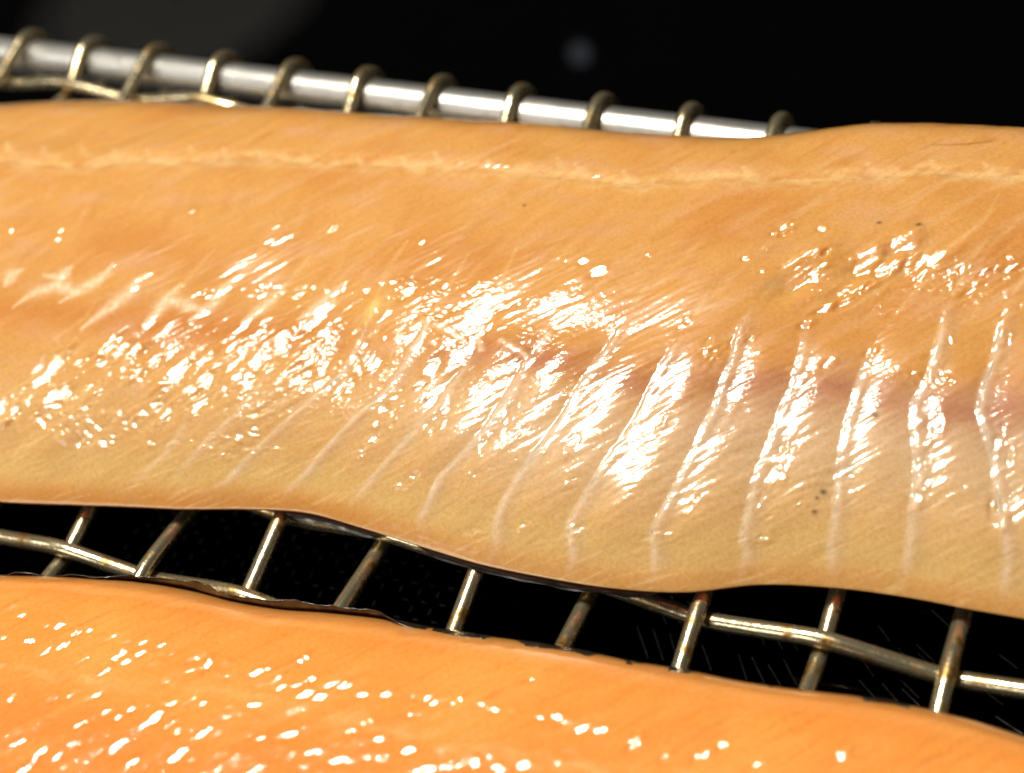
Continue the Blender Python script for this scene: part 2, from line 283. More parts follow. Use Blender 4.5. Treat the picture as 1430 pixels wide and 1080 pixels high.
def flesh_material(name, fibre_deg, fine, sss):
    m, nt, b = new_mat(name)
    L = nt.links.new
    att = node(nt, "ShaderNodeAttribute", attribute_name="pigment")
    wet = node(nt, "ShaderNodeAttribute", attribute_name="wet")
    tc = node(nt, "ShaderNodeTexCoord")
    mp = node(nt, "ShaderNodeMapping")
    mp.inputs["Rotation"].default_value = (0, 0, -math.radians(fibre_deg))
    mp2 = node(nt, "ShaderNodeMapping")
    mp2.inputs["Scale"].default_value = (1.0, 5.5, 2.0)
    L(tc.outputs["Object"], mp.inputs[0])
    L(mp.outputs[0], mp2.inputs[0])
    # colour mottling along the muscle fibres
    n1 = node(nt, "ShaderNodeTexNoise", Scale=200.0, Detail=5.0, Roughness=.65)
    L(mp2.outputs[0], n1.inputs["Vector"])
    r1 = ramp(nt, n1.outputs["Fac"], [(.30, (.95, .93, .90)), (.5, (1, 1, 1)), (.72, (1.03, 1.045, 1.07))])
    mul = node(nt, "ShaderNodeMix", data_type='RGBA', blend_type='MULTIPLY')
    mul.inputs[0].default_value = 1.0
    L(att.outputs["Color"], mul.inputs[6])
    L(r1.outputs[0], mul.inputs[7])
    ng = node(nt, "ShaderNodeTexNoise", Scale=1700.0, Detail=2.0, Roughness=.7)      # the grain of wet flesh, pinker and yellower by turns
    L(tc.outputs["Object"], ng.inputs["Vector"])
    rg = ramp(nt, ng.outputs["Fac"], [(.30, (.93, .88, .80)), (.5, (1, 1, 1)), (.70, (1.05, 1.08, 1.22))])
    mg = node(nt, "ShaderNodeMix", data_type='RGBA', blend_type='MULTIPLY')
    mg.inputs[0].default_value = 1.0
    L(mul.outputs[2], mg.inputs[6])
    L(rg.outputs[0], mg.inputs[7])
    L(mg.outputs[2], b.inputs["Base Color"])
    # fine wet grain, only what is too small for the mesh
    n2 = node(nt, "ShaderNodeTexNoise", Scale=620.0, Detail=2.0, Roughness=.6)
    L(mp2.outputs[0], n2.inputs["Vector"])
    n3 = node(nt, "ShaderNodeTexNoise", Scale=1900.0, Detail=1.0)
    L(tc.outputs["Object"], n3.inputs["Vector"])
    add = node(nt, "ShaderNodeMath", operation='ADD')
    L(n2.outputs["Fac"], add.inputs[0])
    L(n3.outputs["Fac"], add.inputs[1])
    st = node(nt, "ShaderNodeMapRange")
    st.inputs["To Min"].default_value, st.inputs["To Max"].default_value = .12, 1.0
    L(wet.outputs["Fac"], st.inputs["Value"])
    bp = node(nt, "ShaderNodeBump", Distance=fine)
    L(add.outputs[0], bp.inputs["Height"])
    L(st.outputs[0], bp.inputs["Strength"])
    L(bp.outputs[0], b.inputs["Coat Normal"])
    b.inputs["Roughness"].default_value = .28
    b.inputs["Specular IOR Level"].default_value = .15
    b.inputs["Coat Weight"].default_value = 1.0
    b.inputs["Coat Roughness"].default_value = .07
    b.inputs["Coat IOR"].default_value = 1.5
    b.inputs["Subsurface Weight"].default_value = sss
    b.inputs["Subsurface Radius"].default_value = (1.0, .42, .14)
    b.inputs["Subsurface Scale"].default_value = .0045
    return m


def tissue_material(name, colour, sss=.4):
    m, nt, b = new_mat(name)
    L = nt.links.new
    tc = node(nt, "ShaderNodeTexCoord")
    n = node(nt, "ShaderNodeTexNoise", Scale=700.0, Detail=3.0)
    L(tc.outputs["Object"], n.inputs["Vector"])
    c = colour
    r = ramp(nt, n.outputs["Fac"], [(.3, tuple(x * .8 for x in c)), (.7, tuple(min(1, x * 1.15) for x in c))])
    L(r.outputs[0], b.inputs["Base Color"])
    bp = node(nt, "ShaderNodeBump", Distance=.00006, Strength=1.0)
    L(n.outputs["Fac"], bp.inputs["Height"])
    L(bp.outputs[0], b.inputs["Coat Normal"])
    b.inputs["Roughness"].default_value = .4
    b.inputs["Coat Weight"].default_value = .6
    b.inputs["Coat Roughness"].default_value = .12
    b.inputs["Subsurface Weight"].default_value = sss
    b.inputs["Subsurface Radius"].default_value = (1.0, .5, .25)
    b.inputs["Subsurface Scale"].default_value = .002
    return m


def steel_material(name, base, stain, rough, stain_lo, stain_hi, scale, metal=.9):
    m, nt, b = new_mat(name)
    L = nt.links.new
    tc = node(nt, "ShaderNodeTexCoord")
    n = node(nt, "ShaderNodeTexNoise", Scale=scale, Detail=5.0, Roughness=.65)
    L(tc.outputs["Object"], n.inputs["Vector"])
    r = ramp(nt, n.outputs["Fac"], [(stain_lo, base), (stain_hi, stain), (min(1, stain_hi + .10), tuple(.3 * x for x in stain))])
    L(r.outputs[0], b.inputs["Base Color"])
    rr = ramp(nt, n.outputs["Fac"], [(stain_lo, (rough,) * 3), (stain_hi, (min(1, rough + .25),) * 3)])
    L(rr.outputs[0], b.inputs["Roughness"])
    n2 = node(nt, "ShaderNodeTexNoise", Scale=scale * 5, Detail=2.0)
    L(tc.outputs["Object"], n2.inputs["Vector"])
    bp = node(nt, "ShaderNodeBump", Distance=.00008, Strength=.5)
    L(n2.outputs["Fac"], bp.inputs["Height"])
    L(bp.outputs[0], b.inputs["Normal"])
    b.inputs["Metallic"].default_value = metal
    return m


def plain_material(name, colour, rough, scale=300.0, var=.25, coat=0.0):
    m, nt, b = new_mat(name)
    L = nt.links.new
    tc = node(nt, "ShaderNodeTexCoord")
    n = node(nt, "ShaderNodeTexNoise", Scale=scale, Detail=4.0)
    L(tc.outputs["Object"], n.inputs["Vector"])
    r = ramp(nt, n.outputs["Fac"], [(.3, tuple(x * (1 - var) for x in colour)), (.7, tuple(x * (1 + var) for x in colour))])
    L(r.outputs[0], b.inputs["Base Color"])
    b.inputs["Roughness"].default_value = rough
    b.inputs["Coat Weight"].default_value = coat
    b.inputs["Coat Roughness"].default_value = .06
    return m


M_FLESH1 = flesh_material("pale_trout_flesh", 40, .000055, .65)
M_FLESH2 = flesh_material("orange_trout_flesh", 40, .00003, .45)
M_RIB = tissue_material("rib_membrane", (.58, .42, .26))
M_FAT = tissue_material("yellow_fat", (.72, .48, .14))
M_SKIN = plain_material("fish_skin", (.026, .024, .017), .35, 500, .5, 1.0)
M_WIRE = steel_material("stained_steel_wire", (.80, .70, .46), (.34, .19, .05), .21, .49, .63, 300)
M_ROD = steel_material("satin_steel_rod", (.78, .78, .76), (.42, .36, .26), .32, .52, .78, 260)
M_GLASS = plain_material("black_glass", (.0005, .0005, .0006), .03, 60, .2)
M_PRINT = plain_material("grey_print", (.22, .22, .24), .5, 900, .5)
M_RING = plain_material("faint_ring_print", (.016, .016, .017), .5, 900, .4)
M_ZONE = plain_material("burner_zone_print", (.0045, .0047, .005), .45, 120, .12)


# ------------------------------------------------------------------ mesh helpers
def link(name, verts, faces, mat, parent=None, smooth=True):
    me = bpy.data.meshes.new(name)
    verts = np.asarray(verts, np.float32) * S
    faces = np.asarray(faces, np.int32)
    nv, nf, k = len(verts), len(faces), faces.shape[1]
    me.vertices.add(nv)
    me.vertices.foreach_set("co", verts.ravel())
    me.loops.add(nf * k)
    me.loops.foreach_set("vertex_index", faces.ravel())
    me.polygons.add(nf)
    me.polygons.foreach_set("loop_start", np.arange(nf, dtype=np.int32) * k)
    me.polygons.foreach_set("use_smooth", np.full(nf, smooth))
    me.update(calc_edges=True)
    me.validate()
    me.materials.append(mat)
    o = bpy.data.objects.new(name, me)
    COL.objects.link(o)
    if parent is not None:
        o.parent = parent
    return o


def empty(name, loc=(0, 0, 0), rz=0.0):
    o = bpy.data.objects.new(name, None)
    o.location = tuple(np.array(loc) * S)
    o.rotation_euler = (0, 0, rz)
    o.empty_display_size = .02
    COL.objects.link(o)
    return o


def grid_faces(n, m, wrap_m=False):
    i = np.arange(n - 1)[:, None]
    j = np.arange(m if wrap_m else m - 1)[None, :]
    j2 = (j + 1) % m
    a, b, c, d = i * m + j, (i + 1) * m + j, (i + 1) * m + j2, i * m + j2
    return np.stack(np.broadcast_arrays(a, b, c, d), -1).reshape(-1, 4)


def tube(path, r, seg=10):
    """closed round tube along a polyline"""
    P = np.asarray(path, float)
    T = np.gradient(P, axis=0)
    T /= np.linalg.norm(T, axis=1)[:, None]
    ref = np.array([0, 0, 1.0]) if abs(T[0, 2]) < .9 else np.array([1.0, 0, 0])
    N = np.zeros_like(P)
    n = ref - T[0] * (ref @ T[0])
    for k in range(len(P)):
        n = n - T[k] * (n @ T[k])
        n /= np.linalg.norm(n)
        N[k] = n
    B = np.cross(T, N)
    r = np.broadcast_to(np.asarray(r, float), (len(P),))
    ang = np.linspace(0, 2 * np.pi, seg, endpoint=False)
    V = P[:, None] + r[:, None, None] * (N[:, None] * np.cos(ang)[None, :, None] + B[:, None] * np.sin(ang)[None, :, None])
    # end rings drawn in, so that the caps close
    V = np.concatenate([np.repeat(P[:1, None], seg, 1), V, np.repeat(P[-1:, None], seg, 1)], 0)
    return V.reshape(-1, 3), grid_faces(len(P) + 2, seg, True)[:, ::-1]



# ------------------------------------------------------------------ the surface below: a black glass cooktop
ZG = -1.30
gv = [(-26, -22), (36, -22), (36, 32), (-26, 32)]
V = [(x, y, ZG) for x, y in gv] + [(x, y, ZG - .35) for x, y in gv]
cooktop = link("cooktop", V, [(0, 1, 2, 3), (7, 6, 5, 4), (0, 4, 5, 1), (1, 5, 6, 2), (2, 6, 7, 3), (3, 7, 4, 0)], M_GLASS, smooth=False)
cooktop["kind"] = "structure"


def flat_quads(name, quads, z, mat, parent):
    V = np.array([(x, y, z) for q in quads for x, y in q])
    F = np.arange(len(V)).reshape(-1, 4)
    o = link(name, V, F, mat, parent, smooth=False)
    o["kind"] = "stuff"
    return o


def dash(p, q, w):
    p, q = np.array(p, float), np.array(q, float)
    t = q - p
    n = np.array([-t[1], t[0]]) / np.linalg.norm(t) * w / 2
    return [p - n, q - n, q + n, p + n]


# printed grid of fine dashes (a .195 lattice) and the slanted ticks of a cooking zone
rnd = random.Random(5)
dashes = []
for i in range(-6, 13):
    for j in range(-8, 5):
        u, v = .785 + .1945 * i + .001 * j, -.015 + .2 * j + .02 * i
        if rnd.random() < .72:
            dashes.append(dash((u, v - .035), (u, v + .035), .016))
        if rnd.random() < .72:
            dashes.append(dash((u + .065, v - .10), (u + .125, v - .095), .016))
ticks = [((5.11, 0.42), (5.32, 0.13)), ((5.26, 0.44), (5.46, 0.15)), ((5.43, 0.43), (5.57, 0.2)), ((5.75, 0.4), (5.91, 0.17)),
         ((6.1, 0.39), (6.24, 0.17)), ((6.22, 0.4), (6.41, 0.17)), ((6.38, 0.37), (6.54, 0.2)), ((6.5, 0.45), (6.68, 0.24)),
         ((7.16, 0.64), (7.29, 0.51)), ((7.18, 0.44), (7.35, 0.31)), ((7.38, 0.46), (7.54, 0.33)), ((7.55, 0.46), (7.73, 0.34)),
         ((7.57, 0.92), (7.76, 0.79)), ((8.22, 0.63), (8.39, 0.54)), ((8.35, 0.42), (8.59, 0.32))]
for (p, q) in ticks:
    for k in (0, 1, -1):                 # the rows of ticks go on under the fillets
        off = np.array([.05, .38]) * k
        dashes.append(dash(np.array(p) + off, np.array(q) + off, .018))
flat_quads("printed_dashes", dashes, ZG + .004, M_PRINT, cooktop)
# the printed disc of the far cooking zone, and the fine rings on it
n = 96
ang = np.linspace(0, 2 * np.pi, n, endpoint=False)


def ring(cx, cy, r0, r1):
    q = []
    for k in range(n):
        a0, a1 = ang[k], ang[(k + 1) % n]
        q.append([(cx + r0 * math.cos(a0), cy + r0 * math.sin(a0)), (cx + r1 * math.cos(a0), cy + r1 * math.sin(a0)),
                  (cx + r1 * math.cos(a1), cy + r1 * math.sin(a1)), (cx + r0 * math.cos(a1), cy + r0 * math.sin(a1))])
    return q


rings = []
for k in range(44):
    w = .040 * max(.12, min(1.0, (44 - k) / 18.0))
    rings += ring(-5.0, 8.7, .12 + k * .055, .12 + k * .055 + w)
flat_quads("burner_rings", rings, ZG + .004, M_ZONE, cooktop)

# ------------------------------------------------------------------ the wire rack
RW = .076                                # wire radius
ROWS = [-5.97 + 1.0 * k for k in range(5)] + [-0.966, 0.0, 1.03, 2.06, 3.09, 4.12, 5.155]   # v of the long wires
ROW_B = 6                                # the row at v = 0: it runs over the odd cross wires
U0, U1 = -9, 15
ROD_V, ROD_Z, ROD_R = 5.73, -.115, .235
rack = empty("wire_rack", (3, 0, ZG))
rack["label"] = "stained steel wire rack with a thick rod along its far edge, under both fillets"
rack["category"] = "wire rack"
RO = np.array([3, 0, ZG])


def rack_part(name, V, F, mat):
    return link(name, V - RO, F, mat, rack)


def over(i, row):
    """+1 where the long wire of that row passes over cross wire i"""
    return 1 if (i + row - ROW_B + 1) % 2 == 0 else -1


def weave(t):
    """crimped, nearly straight between crossings"""
    return np.arcsin(.94 * np.cos(np.pi * t)) / np.arcsin(.94)


wr = random.Random(11)
for i in range(U0, U1 + 1):
    du = (wr.random() - .5) * .03
    pts = []
    vs = np.array(ROWS)
    for k in range(len(vs) - 1):
        z0, z1 = -over(i, k) * RW * 1.04, -over(i, k + 1) * RW * 1.04
        for f in np.linspace(0, 1, 9)[:-1]:
            pts.append((i + du, vs[k] + (vs[k + 1] - vs[k]) * f, z0 + (z1 - z0) * (.5 - .5 * weave(f))))
    pts.append((i + du, vs[-1], -over(i, len(vs) - 1) * RW * 1.04))
    R = ROD_R + RW
    for ph in np.arange(106, -165, -13):
        a = math.radians(ph)
        sh = .17 * float(sstep((106 - ph) / 300, 0, 1))
        pts.append((i + du + sh, ROD_V + R * math.cos(a), ROD_Z + R * math.sin(a)))
    # the near end hooks round the near rod the same way
    head = []
    for ph in np.arange(74, 345, 13)[::-1]:
        a = math.radians(ph)
        head.append((i + du + .17 * (ph - 74) / 300, -6.56 + R * math.cos(a), ROD_Z + R * math.sin(a)))
    P = np.array(head + pts)
    V, F = tube(P, RW, 10)
    rack_part("cross_wire", V, F, M_WIRE)
for row, v in enumerate(ROWS):
    u = np.arange(U0 - .3, U1 + .31, .1)
    t = u + (row - ROW_B + 1)
    z = weave(t) * RW * 1.04
    P = np.stack([u, np.full(len(u), v) + .012 * np.sin(u * 1.7 + row), z], 1)
    V, F = tube(P, RW, 10)
    rack_part("long_wire", V, F, M_WIRE)
for v in (ROD_V, -6.56):
    u = np.linspace(U0 - .8, U1 + .8, 40)
    V, F = tube(np.stack([u, np.full(40, v), np.full(40, ROD_Z)], 1), ROD_R, 28)
    rack_part("frame_rod", V, F, M_ROD)
for u in (U0 - .6, U1 + .6):
    v = np.linspace(-6.5, 5.7, 20)
    V, F = tube(np.stack([np.full(20, u), v, np.full(20, ROD_Z)], 1), ROD_R * .92, 20)
    rack_part("side_rod", V, F, M_ROD)
    for vv in (-6.2, 5.4):
        V, F = tube(np.array([(u, vv, ROD_Z - .05), (u, vv, -.6), (u, vv, ZG + .002)]), [.16, .16, .18], 14)
        rack_part("foot", V, F, M_ROD)

# ------------------------------------------------------------------ the fillets
def poly_dist(a, b, line, wa=1.0):
    """distance to a polyline and the 0..1 position along it"""
    line = np.asarray(line, float)
    best = np.full(a.shape, 9.0)
    pos = np.zeros(a.shape)
    seg = np.linalg.norm(np.diff(line, axis=0), axis=1)
    tot, run = seg.sum(), 0.0
    for k in range(len(line) - 1):
        p, q = line[k], line[k + 1]
        d = q - p
        t = np.clip(((a - p[0]) * d[0] + (b - p[1]) * d[1]) / (d @ d), 0, 1)
        r = np.hypot(a - p[0] - t * d[0], b - p[1] - t * d[1])
        m = r < best
        best = np.where(m, r, best)
        pos = np.where(m, (run + t * seg[k]) / tot, pos)
        run += seg[k]
    return best, pos


def near_line(a, b, line, pad):
    line = np.asarray(line)
    return ((a > line[:, 0].min() - pad) & (a < line[:, 0].max() + pad)
            & (b > line[:, 1].min() - pad) & (b < line[:, 1].max() + pad))


def fibre_noise(a, b, deg, la, lb, seed):
    c, s = math.cos(math.radians(deg)), math.sin(math.radians(deg))
    return gnoise((a * c + b * s) / la, (-a * s + b * c) / lb, seed)


RIB_A = []                                # each rib as a(b), carried on above and below its drawn length
for r in RIBS:
    q = np.array(r)[::-1]
    q = q[np.argsort(q[:, 1])]
    q = np.vstack([[q[0, 0] - .25, q[0, 1] - .6], q, [q[-1, 0] + 1.0, q[-1, 1] + 1.5]])
    RIB_A.append(q)
VIRT = []                                 # muscle segments go on to the left of the first rib
for k in range(8, 0, -1):
    VIRT.append(np.array([(-3.45 - .56 * k - .95, -2.9), (-3.45 - .56 * k, -2.0), (-3.45 - .56 * k + .62, -1.3), (-3.45 - .56 * k + 1.1, -.5), (-3.45 - .56 * k + 2.0, .6)]))
NV = len(VIRT)
RIB_TOP = [r[0][1] for r in RIBS]
RIB_BOT = [r[-1][1] for r in RIBS]
RIB_GAIN = [.5, .55, .6, .7, .75, .85, 1, 1, 1, 1, 1, 1, 1, 1]


def box(x, lo, hi, soft):
    return sstep(x, lo - soft, lo + soft) * (1 - sstep(x, hi - soft, hi + soft))


def wet_mask(F, a, b):
    d0 = b - F.b0(a)
    w = .10 + 0 * a
    left = box(d0, .72, 1.62, .16) * (1 - sstep(a, -1.6, -.6))
    mid = box(b, -.85, .12, .15) * box(a, -2.1, 1.0, .35) * .45
    ribs = box(d0, .55, 2.1, .18) * sstep(a, -1.2, -.2) * .35
    upper = box(b, -.1, .95, .2) * sstep(a, 1.9, 2.9) * .75
    w = w + left + mid + ribs * .8 + upper
    n = gnoise(a / .45, b / .4, 71) + .5 * gnoise(a / .2, b / .2, 72)
    return np.clip(w * .75 * (1.0 + 1.1 * n), 0.06, 1.0)


def glint_slope(co, a, b):
    return co[0] + co[1] * a + co[2] * b + co[3] * a * a


def tilt_list(F, spots, glint, seed, jit, clump=-9):
    """spots (a, b, ra, rb, angle) -> small flats of the wet surface, each with its own tilt"""
    g = np.random.RandomState(seed)
    s = np.array(spots)
    c4, s4 = math.cos(.75), math.sin(.75)
    pp, qq = s[:, 0] * c4 + s[:, 1] * s4, -s[:, 0] * s4 + s[:, 1] * c4
    s = s[(gnoise(pp / .34, qq / .17, 64) + .5 * gnoise(pp / .15, qq / .08, 65) > clump + .13 * ((s[:, 0] > .5) & (s[:, 1] < -.15)))]
    a, b, e = s[:, 0], s[:, 1], .03
    ma = (F.macro(a + e, b) - F.macro(a - e, b)) / (2 * e)
    mb = (F.macro(a, b + e) - F.macro(a, b - e)) / (2 * e)
    jit = np.where((a < -1.0) | ((a > 2.4) & (b > .0)), .8, 1.0) * jit
    ta = glint_slope(glint[0], a, b) - ma + g.normal(0, 1, len(a)) * jit
    tb = glint_slope(glint[1], a, b) - mb + g.normal(0, 1, len(a)) * jit
    return np.column_stack([s, ta, tb])


def scatter_zones():
    g = np.random.RandomState(7)
    out = []
    for p, q, la, lb, deg, dens, size in ZONES:
        n = max(2, int(dens * la * lb * 3.1416 / (size * size * .55)))
        t = math.radians(deg)
        for _ in range(n):
            r, th = math.sqrt(g.uniform()), g.uniform(0, 6.283)
            x, y = la * r * math.cos(th), lb * r * math.sin(th)
            k = min(2.2, .75 * math.exp(g.normal(0, .42)))
            out.append((p + x * math.cos(t) - y * math.sin(t), q + x * math.sin(t) + y * math.cos(t), size * k, size * k * g.uniform(.22, .55),
                        (deg if lb < .5 * la else 40) + g.normal(0, 9)))
    for p, q, r in GLINTS1:
        out.append((p, q, r, r * .7, 35))
    return out


def facets(a, b, tilts):
    """height and cover of the flats"""
    num, den, cov = np.zeros(a.shape), np.full(a.shape, .0), np.zeros(a.shape)
    wa = a + .022 * gnoise(a / .06, b / .06, 62)
    wb = b + .022 * gnoise(a / .06, b / .06, 63)
    col = a[:, 0]
    for p, q, ra, rb, deg, ta, tb in tilts:
        R = 1.7 * ra
        i0, i1 = np.searchsorted(col, p - R), np.searchsorted(col, p + R)
        if i1 <= i0:
            continue
        mid = b[(i0 + i1) // 2 if i1 < len(col) else i0]
        j0, j1 = np.searchsorted(mid, q - R - .05), np.searchsorted(mid, q + R + .05)
        sl = (slice(i0, i1), slice(j0, j1))
        c, s = math.cos(math.radians(deg)), math.sin(math.radians(deg))
        x, y = wa[sl] - p, wb[sl] - q
        w = np.exp(-(((x * c + y * s) / ra) ** 2 + ((-x * s + y * c) / rb) ** 2) ** 1.5)
        w5 = w ** 3.2
        num[sl] += w5 * (ta * (a[sl] - p) + tb * (b[sl] - q))
        den[sl] += w5
        cov[sl] = np.maximum(cov[sl], w)
    return num / np.maximum(den, 1e-12) * np.minimum(1, cov * 1.35), cov


def rib_field(a, b):
    """place between ribs: index of the rib on the left and 0..1 across the panel"""
    A = np.stack([np.interp(b, q[:, 1], q[:, 0]) for q in VIRT + RIB_A])
    first, last = A[0] - .55, A[-1] + .62
    A = np.concatenate([first[None], A, last[None]])
    idx = np.zeros(a.shape, int)
    fr = np.zeros(a.shape)
    for k in range(len(A) - 1):
        m = (a >= A[k]) & (a < A[k + 1])
        idx[m] = k
        fr[m] = ((a - A[k]) / np.maximum(A[k + 1] - A[k], .05))[m]
    return A[1 + NV:-1], idx, fr


def detail1(F, a, b, W, full=True):
    d0, d1 = b - F.b0(a), F.b1(a) - b
    edge = sstep(d0, .02, .3) * sstep(d1, .02, .5)
    A, idx, fr = rib_field(a, b)
    z = np.zeros(a.shape)
    # panels between the ribs swell a little, steepest just left of the next rib
    pz = sstep(a, -1.6, .2) * box(d0, .35, 2.0, .25)
    prof = np.sin(np.pi * np.clip(fr, 0, 1)) ** .8
    z += pz * .036 * prof
    saw = np.where(fr < .3, sstep(fr, 0, .3), 1 - (fr - .3) / .7)
    jit = .7 + .6 * gnoise(idx * 3.7, 0 * a, 61)
    if full:
        z += facets(a, b, TILTS1)[0]
    z += .015 * jit * saw * (1 - sstep(a, -1.9, -.7)) * box(d0, .45, 1.9, .3)
    # ribs: a narrow raised membrane
    for k in range(len(A)):
        d = (a - A[k]) * .86
        m = np.abs(d) < .25
        on = box(b, RIB_BOT[k] + .25, RIB_TOP[k] - .25, .25)
        w = np.where(d < 0, .020, .050)
        z += np.where(m, RIB_GAIN[k] * on * .017 * (.85 + .6 * gnoise(b / .22, 0 * b + k, 68)) * np.exp(-(d / w) ** 2), 0)
    # seam of connective tissue, slight furrow; mid-line groove to the left
    sd, _ = poly_dist(a, b, SEAM)
    z -= .018 * np.exp(-(sd / .07) ** 2)
    for s in SINEWS:
        m = near_line(a, b, s, .25)
        if m.any():
            dd, _ = poly_dist(a[m], b[m], s)
            z[m] += .007 * np.exp(-(dd / .045) ** 2)
    # the nodule of fat and the odd blister of fluid
    z += .05 * np.exp(-(((a - NODULE[0][0]) / .085) ** 2 + ((b - NODULE[0][1]) / .12) ** 2))
    # swells
    z += .030 * gnoise(a / .9, b / .7, 3) + .014 * fibre_noise(a, b, 40, .9, .28, 4)
    if full:
        z += .004 * fibre_noise(a, b + .05 * gnoise(a / .5, b / .5, 75), 34, .30, .045, 76)
        f = .0075 * fibre_noise(a, b, 40, .40, .075, 11) + .0034 * fibre_noise(a, b, 34, .24, .034, 12)
        f += .0080 * fibre_noise(a, b, 45, .32, .17, 22)
        f += .0040 * fibre_noise(a, b, 30, .085, .042, 23) + .0030 * gnoise(a / .035, b / .028, 24)
        f += .0060 * fibre_noise(a, b, 38, .75, .085, 14) * sstep(b, -.3, .2) * sstep(a, 1.8, 2.8)
        z += f * W * edge
        z += .0030 * fibre_noise(a, b, 36, .6, .08, 13)
    return z * edge


def mix(c, d, w):
    return c * (1 - w[..., None]) + np.asarray(d) * w[..., None]


def pigment1(F, a, b):
    d0, d1 = b - F.b0(a), F.b1(a) - b
    A, idx, fr = rib_field(a, b)
    n_lo = gnoise(a / 1.3, b / .8, 51)
    n_md = fibre_noise(a, b, 40, .9, .16, 52)
    c = np.zeros(a.shape + (3,)) + np.array((.625, .318, .092))
    c = mix(c, (.56, .235, .055), sstep(n_lo, -.1, .5) * .7)                 # redder patches
    c = mix(c, (.66, .375, .165), sstep(n_md, .05, .5) * .5)
    c = mix(c, (.64, .345, .17), sstep(gnoise(a / .7, b / .28, 66), .05, .5) * .6)      # pinker patches
    # paler, yellower belly flap
    bel = 1 - sstep(d0 + .10 * gnoise(a / .5, b / .5, 53), .75, 1.75)
    bel_r = sstep(a, -1.4, .8)
    c = mix(c, (.60, .385, .165), bel * (.65 + .1 * n_lo))
    c = mix(c, (.64, .41, .18), (1 - sstep(d0, .8, 1.9)) * bel_r * .7)
    c = mix(c, (.66, .47, .30), box(d0, .75, 1.5, .3) * bel_r * .6)
    c = mix(c, (.58, .37, .235), box(d0, 1.15, 1.6, .2) * sstep(a, .5, 2.5) * (.4 + .3 * n_lo))
    c = mix(c, (.60, .41, .145), box(d0, .05, .45, .15) * .5)
    # the dorsal edge: a darker brownish rim
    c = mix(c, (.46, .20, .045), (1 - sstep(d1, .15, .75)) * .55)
    # blood line
    bd, bp = poly_dist(a, b, BLOOD)
    nb = gnoise(a / .35, b / .2, 54)
    c = mix(c, (.40, .145, .085), np.exp(-(bd / (.17 + .06 * nb)) ** 2) * (.55 + .45 * nb) * sstep(bp, .0, .2))
    # brown band under the sinews on the left
    c = mix(c, (.50, .175, .035), np.exp(-((b + .52 + .05 * n_lo) / .20) ** 2) * (1 - sstep(a, -2.2, -.6)) * .55)
    # white rib traces
    for k in range(len(A)):
        d = (a - A[k]) * .86
        on = box(b, RIB_BOT[k] + .05, RIB_TOP[k] - .28, .24)
        c = mix(c, (.74, .58, .44), on * (.30 + .44 * RIB_GAIN[k]) * (.8 + .5 * gnoise(a / .12, b / .2, 67)) * np.exp(-((d - .010) / .032) ** 2))
        c = mix(c, (.50, .34, .22), on * .32 * RIB_GAIN[k] * np.exp(-((d - .075) / .050) ** 2))
    # the muscle segments go on above the ribs, faintly
    seg = np.minimum(fr, 1 - fr) * .6
    c = mix(c, (.70, .42, .19), np.exp(-(seg / .035) ** 2) * box(b, -.1, 1.15, .25) * np.clip(.25 + .7 * gnoise(a / .3, b / .3, 70), 0, 1) * .6)
    c = mix(c, (.50, .20, .045), np.exp(-((seg - .11) / .06) ** 2) * box(b, -.1, 1.1, .3) * np.clip(gnoise(a / .5, b / .4, 73) + .1, 0, 1) * .55)
    # thin septa running up from the ribs, sinews, seam with its barbs
    for s in SEPTA:
        m = near_line(a, b, s, .2)
        dd, pp = poly_dist(a[m], b[m], s)
        c[m] = mix(c[m], (.74, .50, .22), .42 * np.exp(-(dd / (.012 + .016 * np.sin(np.pi * pp))) ** 2) * (1 - .4 * pp))
    for k, s in enumerate(SINEWS):
        m = near_line(a, b, s, .25)
        dd, pp = poly_dist(a[m], b[m], s)
        wd = .016 + .062 * np.sin(np.pi * pp) ** 1.5 * (k < 12) + .012 * (k >= 12)
        nn = gnoise(a[m] / .05, b[m] / .05, 55)
        c[m] = mix(c[m], (.84, .68, .47), .76 * np.exp(-(dd / wd) ** 2) * (.85 + .7 * nn))
    sd, sp = poly_dist(a, b, SEAM)
    ns = gnoise(a / .30, b / .10, 56) + .6 * gnoise(a / .1, b / .05, 57)
    c = mix(c, (.82, .58, .32), np.clip(np.exp(-((sd + .03 * gnoise(a / .12, b / .06, 74)) / .034) ** 2) * (.25 + 1.2 * ns), 0, 1) * .8)
    c = mix(c, (.74, .46, .19), np.clip(np.exp(-(sd / .13) ** 2) * (.55 + 1.2 * ns), 0, 1) * .85)
    for k, (p, q) in enumerate(BARBS):
        g = (k * 37 % 11) / 11.0
        s = [(p - .02 + .04 * g, q + .03 * g), (p + .05 + .05 * g, q - .10), (p + .16 + .16 * g, q - .20)]
        m = near_line(a, b, s, .15)
        dd, pp = poly_dist(a[m], b[m], s)
        c[m] = mix(c[m], (.76, .50, .24), (.35 + .4 * (1 - g)) * np.exp(-(dd / (.020 + .06 * pp)) ** 2) * (1 - .5 * pp))
    # darker fibre strokes above the seam
    up = sstep(b, 1.1, 1.6)
    c = mix(c, (.46, .18, .035), sstep(fibre_noise(a, b, 46, .5, .07, 58), .05, .5) * up * .32)
    # fat nodule and its small neighbours
    c = mix(c, (.80, .58, .22), np.exp(-(((a - NODULE[0][0] - .3 * (b - NODULE[0][1])) / .10) ** 2 + ((b - NODULE[0][1]) / .15) ** 2)) * .8)
    # freckles of dark blood
    for k, (p, q) in enumerate(SPECKS):
        r = .016 + .006 * (k % 3)
        c = mix(c, (.06, .025, .015), .85 * np.exp(-(((a - p) / r) ** 2 + ((b - q) / (r * .8)) ** 2)))
